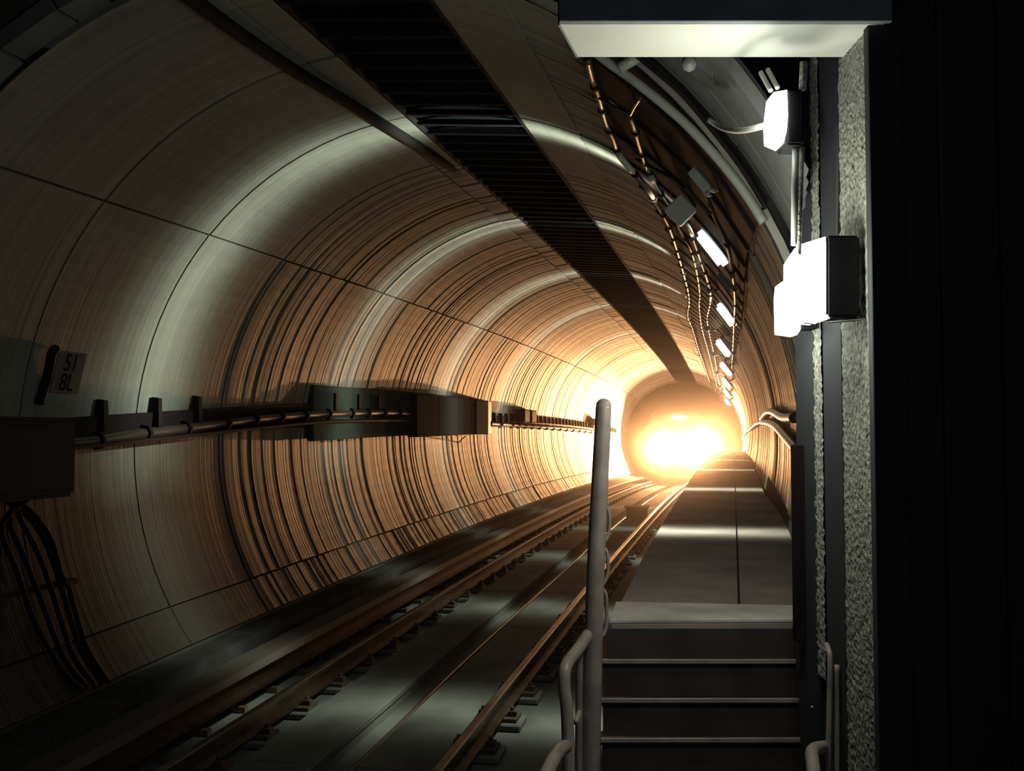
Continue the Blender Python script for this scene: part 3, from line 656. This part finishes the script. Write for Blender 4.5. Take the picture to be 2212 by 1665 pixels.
# left shoulder of the near vault: rough blocks, a pale ribbed plate, a pipe
rod('vault_pipe', [C(-52, 4.2, R-.05), C(-40, 4.25, R-.05), C(-28, 4.3, R-.05)], .018, 'thin pipe arching across the dark corner above the left wall', 'pipe', 'conduit')
rb = tag(empty('rough_collar', C(-45, 4.7)), kind='structure'); rb.name = 'trim_2'
t = -66
while t < -12:
    L = rnd.uniform(4, 9); bm = bmesh.new(); c = C(t, 5.06, R)
    for j, (ya, yb2) in enumerate(((4.88, 5.07),)):
        dr = rnd.uniform(.02, .05)
        hexa(bm, [C(a, yy, rr)-c for rr in (R+dr, R+.13) for a, yy in ((t+.2, ya), (t+L-.2, ya), (t+L-.2, yb2), (t+.2, yb2))])
    bmesh.ops.recalc_face_normals(bm, faces=bm.faces); obj('collar_block', bm, M_['board'], rb, loc=c-rb.location); t += L

# ------------------------------------------------------------------ doorway: beam, right wall, steps
def nbox(name, u0, u1, v0, v1, z0, z1, m, par=None, bev=0, origin=None):
    bm = bmesh.new(); c = N((u0+u1)/2, v0, z0); hexa(bm, [N(u, v, z)-c for z in (z0, z1) for u, v in ((u0, v0), (u1, v0), (u1, v1), (u0, v1))])
    if bev: bevel(bm, bev)
    return obj(name, bm, m, par, loc=c-(par.location if par else Vector()))
ZB = 1.42
bmn = empty('lintel_beam', N(.7, 3.5, ZB)); tag(bmn, 'wide boxed beam over the steps with brightly lit white underside', 'beam')
def nskew(name, fl, fr, v0, rl, rr_, v1, z0, z1, m):
    bm = bmesh.new(); c = bmn.location; hexa(bm, [N(u, v, z)-c for z in (z0, z1) for u, v in ((fl, v0), (fr, v0), (rr_, v1), (rl, v1))]); return obj(name, bm, m, bmn)
nskew('soffit_panel', .168, 1.30, 3.49, .250, 1.30, 3.80, ZB, ZB+.02, M_['white'])['label'] = 'white underside'
nbox('front_fascia', .163, 1.32, 3.465, 3.489, ZB, ZB+.62, M_['navy'], bmn, .003)['label'] = 'dark front board'
nbox('rear_fascia', .252, 1.30, 3.80, 3.815, ZB+.005, ZB+.62, M_['navy'], bmn)
nskew('end_cap', .160, .168, 3.49, .243, .251, 3.80, ZB-.002, ZB+.62, M_['navy'])
# right wall of the doorway, in vertical strips that step back
wrp = tag(empty('wall_doorway', N(1.3, 4, -2)), kind='structure')
def strip(name, u, v0, v1, m, z0=-2.0, z1=2.3, t=.12): return nbox(name, u, u+t, v0, v1, z0, z1, m, wrp)
def roughstrip(u, v0, v1, z0, z1, amp, step=.013):
    bm = bmesh.new(); rnd = random.Random(int(v0*100)); nv_ = max(3, int((v1-v0)/step)); nz = int((z1-z0)/step)
    c = N(u, v0, z0); g = []
    for j in range(nz+1):
        row = []
        for i in range(nv_+1):
            e = (i in (0, nv_))
            du = rnd.uniform(-amp, amp); dv = rnd.uniform(-.008, .008)
            row.append(bm.verts.new(N(u+du, v0+(v1-v0)*i/nv_+dv, z0+(z1-z0)*j/nz)-c))
        g.append(row)
    for a, b in zip(g, g[1:]):
        for i in range(nv_): bm.faces.new((a[i], a[i+1], b[i+1], b[i]))
    return obj('rough_render', bm, M_['rough'], wrp, loc=c-wrp.location)
strip('jamb_board', 1.262, 4.24, 4.52, M_['panel'])
roughstrip(1.262, 4.14, 4.25, -1.0, 1.7, .003)
strip('jamb_board', 1.268, 3.90, 4.14, M_['panel'])
roughstrip(1.256, 3.545, 3.86, -1.45, 1.5, .0025)
strip('jamb_board', 1.264, 3.55, 3.90, M_['dark_concrete'])
# front of the doorway wall, facing the platform: tall sheets with a ribbed joint
for u0, u1, v0 in ((1.245, 1.362, 3.500), (1.366, 1.484, 3.506), (1.486, 1.505, 3.488), (1.508, 1.690, 3.504), (1.694, 1.86, 3.498), (1.864, 2.3, 3.505)):
    nbox('wall_sheet', u0, u1, v0, 3.545, -2.0, 2.3, M_['panel'], wrp, .003)
nbox('corner_post', 1.222, 1.262, 4.40, 4.47, -.9, -.06, M_['dark_steel'], wrp)
M_['step'] = mat('worn_step_steel', (.075, .058, .055), .6, .1, noise=(5, .6, .001, (1, 1, 1)))
# ladder steps up to the walkway
st = empty('step_ladder', N(.88, 4.74, -1.95)); tag(st, 'steep dark steps with pale nosings climbing to the raised walkway', 'steps')
zs = [-.885]; v = 4.76
nbox('top_riser', .44, 1.31, 4.742, 4.757, -1.06, -.91, M_['step'], st)
for k, (sl, vv) in enumerate(((.2218, 4.725), (.2592, 4.69), (.297, 4.655), (.335, 4.62))):
    z = -sl*vv
    tr_ = nbox('tread', .41-.006*k, 1.30+.01*k, vv-.005, vv+.12, z-.03, z, M_['step'], st, .004)
    nbox('nosing', .41-.006*k, 1.30+.01*k, vv-.016, vv-.002, z-.014, z+.006, M_['paint'], st, .002)['label'] = 'pale worn nosing'
    nbox('riser', .42-.006*k, 1.30+.01*k, vv-.0, vv+.008, z-.165, z-.03, M_['step'], st)
for u in (.385, 1.315):
    bm = bmesh.new(); c = N(u, 4.7, -1.9)
    hexa(bm, [N(u+a, vv, z)-c for z, v0 in ((-1.95, 4.58), (-.90, 4.72)) for a, vv in ((-.015, v0), (.015, v0), (.015, v0+.2), (-.015, v0+.2))]); obj('stringer', bm, M_['step'], st, loc=c-st.location)
nbox('landing_floor', -.6, 1.25, -.5, 4.5, -2.15, -1.95, M_['dark_concrete']).name = 'floor_landing'
tag(bpy.data.objects['floor_landing'], kind='structure')

# handrails
def Q(px, py, v):                            # photo direction at distance v in the doorway frame
    x = (px-1106)/F; z = -(py-832.5)/F; c, s = math.cos(PIT), math.sin(PIT); y1 = c-s*z; z1 = s+c*z
    return N(x/y1*v, v, z1/y1*v)
hr = empty('handrail_post', Q(1285, 1660, 4.5)); tag(hr, 'tall pale rounded handrail post left of the steps', 'handrail')
def part(name, pts, rad, par, k=5, seg=12, m='paint'):
    pts = smoothpts(pts, k); bm = bmesh.new(); n = len(pts)
    rr = rad if not isinstance(rad, tuple) else [rad[0]+(rad[1]-rad[0])*i/(n-1) for i in range(n)]
    tube(bm, pts, rr, seg, o=par.location); return obj(name, bm, M_[m], par, smooth=True)
part('post', [Q(1274, 1700, 4.40), Q(1280, 1450, 4.42), Q(1288, 1200, 4.45), Q(1300, 960, 4.5), Q(1304, 875, 4.52)], (.043, .0345), hr)
# rounded cap
bm = bmesh.new(); p = Q(1304, 877, 4.52); bmesh.ops.create_uvsphere(bm, u_segments=14, v_segments=8, radius=.0352); obj('post_cap', bm, M_['paint'], hr, smooth=True, loc=p-hr.location)
for k, (y0, y1) in enumerate(((1090, 1170), (1182, 1262), (1270, 1375))):
    part('side_loop', [Q(1300-k*3, y0, 4.52), Q(1311-k*3, y0+6, 4.53), Q(1316-k*3, y0+24, 4.53), Q(1315-k*3, y1-20, 4.53), Q(1306-k*3, y1, 4.52)], .0085, hr, seg=8)
part('rear_tube', [Q(1262, 1700, 4.44), Q(1266, 1500, 4.46), Q(1270, 1400, 4.47)], .02, hr, seg=10)
hl = empty('left_grab_rail', Q(1230, 1660, 4.0)); tag(hl, 'bent pale tubular grab rail left of the handrail post', 'handrail')
part('rail_tube', [Q(1272, 1368, 4.42), Q(1256, 1392, 4.33), Q(1238, 1416, 4.24), Q(1226, 1432, 4.17), Q(1220, 1450, 4.12), Q(1219, 1485, 4.1), Q(1224, 1530, 4.08), Q(1227, 1600, 4.05), Q(1229, 1700, 4.0)], .0255, hl)
part('lower_tube', [Q(1222, 1612, 3.98), Q(1208, 1622, 3.85), Q(1196, 1640, 3.72), Q(1180, 1672, 3.6), Q(1166, 1705, 3.5)], .026, hl)
part('inner_bar', [Q(1252, 1410, 4.4), Q(1251, 1500, 4.4), Q(1250, 1700, 4.38)], .016, hl, seg=8)
part('inner_bar', [Q(1243, 1560, 4.3), Q(1256, 1530, 4.42), Q(1270, 1520, 4.45)], .012, hl, seg=8)
hrr = empty('right_grab_rail', Q(1790, 1660, 3.95)); tag(hrr, 'pale tubular grab rail right of the steps against the jamb', 'handrail')
part('rail_tube', [Q(1785, 1392, 4.06), Q(1790, 1405, 4.02), Q(1793, 1430, 4.0), Q(1791, 1550, 3.98), Q(1788, 1700, 3.95)], .011, hrr)
part('inner_bar', [Q(1808, 1436, 3.98), Q(1809, 1550, 3.98), Q(1808, 1700, 3.96)], .010, hrr, seg=8)
part('lower_tube', [Q(1784, 1612, 4.05), Q(1764, 1616, 3.85), Q(1754, 1625, 3.75), Q(1756, 1650, 3.6), Q(1762, 1705, 3.45)], .024, hrr)
bm = bmesh.new(); bmesh.ops.create_uvsphere(bm, u_segments=8, v_segments=6, radius=.006); obj('screw_head', bm, M_['wrap'], hrr, loc=Q(1754, 1527, 4.3)-hrr.location)

# doorway lamps
def bulkhead(label, v, pxl, pxm, pxr, y0, y1, pts, hv, hy):
    c = Q(pxm, (y0+y1)/2, v); root = empty('bulkhead_lamp', c); tag(root, label, 'lamp', 'bulkhead lamps on the doorway jamb')
    # lens: prism with the given outline (photo pixels at distance v), extruded away
    bm = bmesh.new(); f = [bm.verts.new(Q(a, b, v)-c) for a, b in pts]; off = N(0, v+.10, 0)-N(0, v, 0); g = [bm.verts.new(q.co+off) for q in f]
    n = len(f); bm.faces.new(f); bm.faces.new(g[::-1])
    for k in range(n): bm.faces.new((f[k], g[k], g[(k+1) % n], f[(k+1) % n]))
    bmesh.ops.recalc_face_normals(bm, faces=bm.faces); obj('lens', bm, M_['lens'], root)
    bm = bmesh.new(); a = Q(pxm, hy[0], hv); b = Q(pxr, hy[1], hv)
    dv = N(0, v+.14, 0)-N(0, v, 0); q = [Q(pxm, hy[1], hv), Q(pxr, hy[1], hv), Q(pxr, hy[0], hv), Q(pxm, hy[0], hv)]
    hexa(bm, [q[0]-c, q[1]-c, q[1]+dv-c, q[0]+dv-c, q[3]-c, q[2]-c, q[2]+dv-c, q[3]+dv-c]); bevel(bm, .008, 2); obj('housing', bm, M_['box'], root)
    return root
b1 = bulkhead('large lit bulkhead lamp on the jamb, its dark housing toward the right', 3.60, 1708, 1786, 1858, 512, 697, [(1783, 511), (1732, 527), (1709, 562), (1708, 690), (1765, 696), (1792, 688), (1789, 600)], 3.59, (508, 684))
bm = bmesh.new(); u = b1.location
for a, b in ((1735, 1762), (1790, 1862)):
    p = [Q(a, 696, 3.58), Q(b, 690 if b > 1800 else 700, 3.58), Q(b, 681 if b > 1800 else 694, 3.64), Q(a+20, 690, 3.64)]
    vs_ = [bm.verts.new(q-u) for q in p]; bm.faces.new(vs_)
    ws = [bm.verts.new(q-u+Vector((0, 0, -.004))) for q in p]; bm.faces.new(ws[::-1])
    for k in range(4): bm.faces.new((vs_[k], ws[k], ws[(k+1) % 4], vs_[(k+1) % 4]))
obj('drip_edge', bm, M_['galv'], b1)
bulkhead('second lit bulkhead lamp just behind and below the large one', 4.15, 1685, 1728, 1780, 602, 722, [(1728, 602), (1700, 603), (1688, 612), (1685, 640), (1687, 718), (1722, 723), (1729, 712)], 4.16, (600, 708))
bulkhead('upper small lit bulkhead lamp high under the lit beam', 3.50, 1663, 1698, 1738, 195, 310, [(1700, 194), (1671, 199), (1667, 230), (1664, 255), (1666, 298), (1692, 309), (1699, 285), (1702, 250)], 3.51, (194, 312))
# conduits down the jamb
rod('jamb_conduit', [Q(1719, 312, 3.54), Q(1717, 400, 3.54), Q(1716, 530, 3.54)], .012, 'pale vertical conduit below the upper lamp, left of the pair', 'conduit', k=1, group='conduits below the upper lamp')
rod('jamb_conduit', [Q(1732, 318, 3.53), Q(1729, 420, 3.53), Q(1725, 550, 3.53)], .009, 'thin encrusted conduit below the upper lamp, right of the pair', 'conduit', 'rough', k=1, group='conduits below the upper lamp')
rod('jamb_conduit', [Q(1736, 134, 3.53), Q(1735, 160, 3.53), Q(1733, 194, 3.53)], .013, 'stout pale conduit rising from the upper lamp to the beam', 'conduit', 'rough', k=1)
rod('jamb_conduit', [Q(1822, 150, 3.87), Q(1820, 300, 3.87), Q(1818, 505, 3.87)], .003, 'hair-thin bright wire down the jamb above the large lamp', 'wire', k=1)
rod('jamb_conduit', [Q(1813, 150, 3.9), Q(1811, 300, 3.9), Q(1809, 505, 3.9)], .006, 'rusty thin pipe beside the bright wire on the jamb', 'pipe', 'cover', k=1)
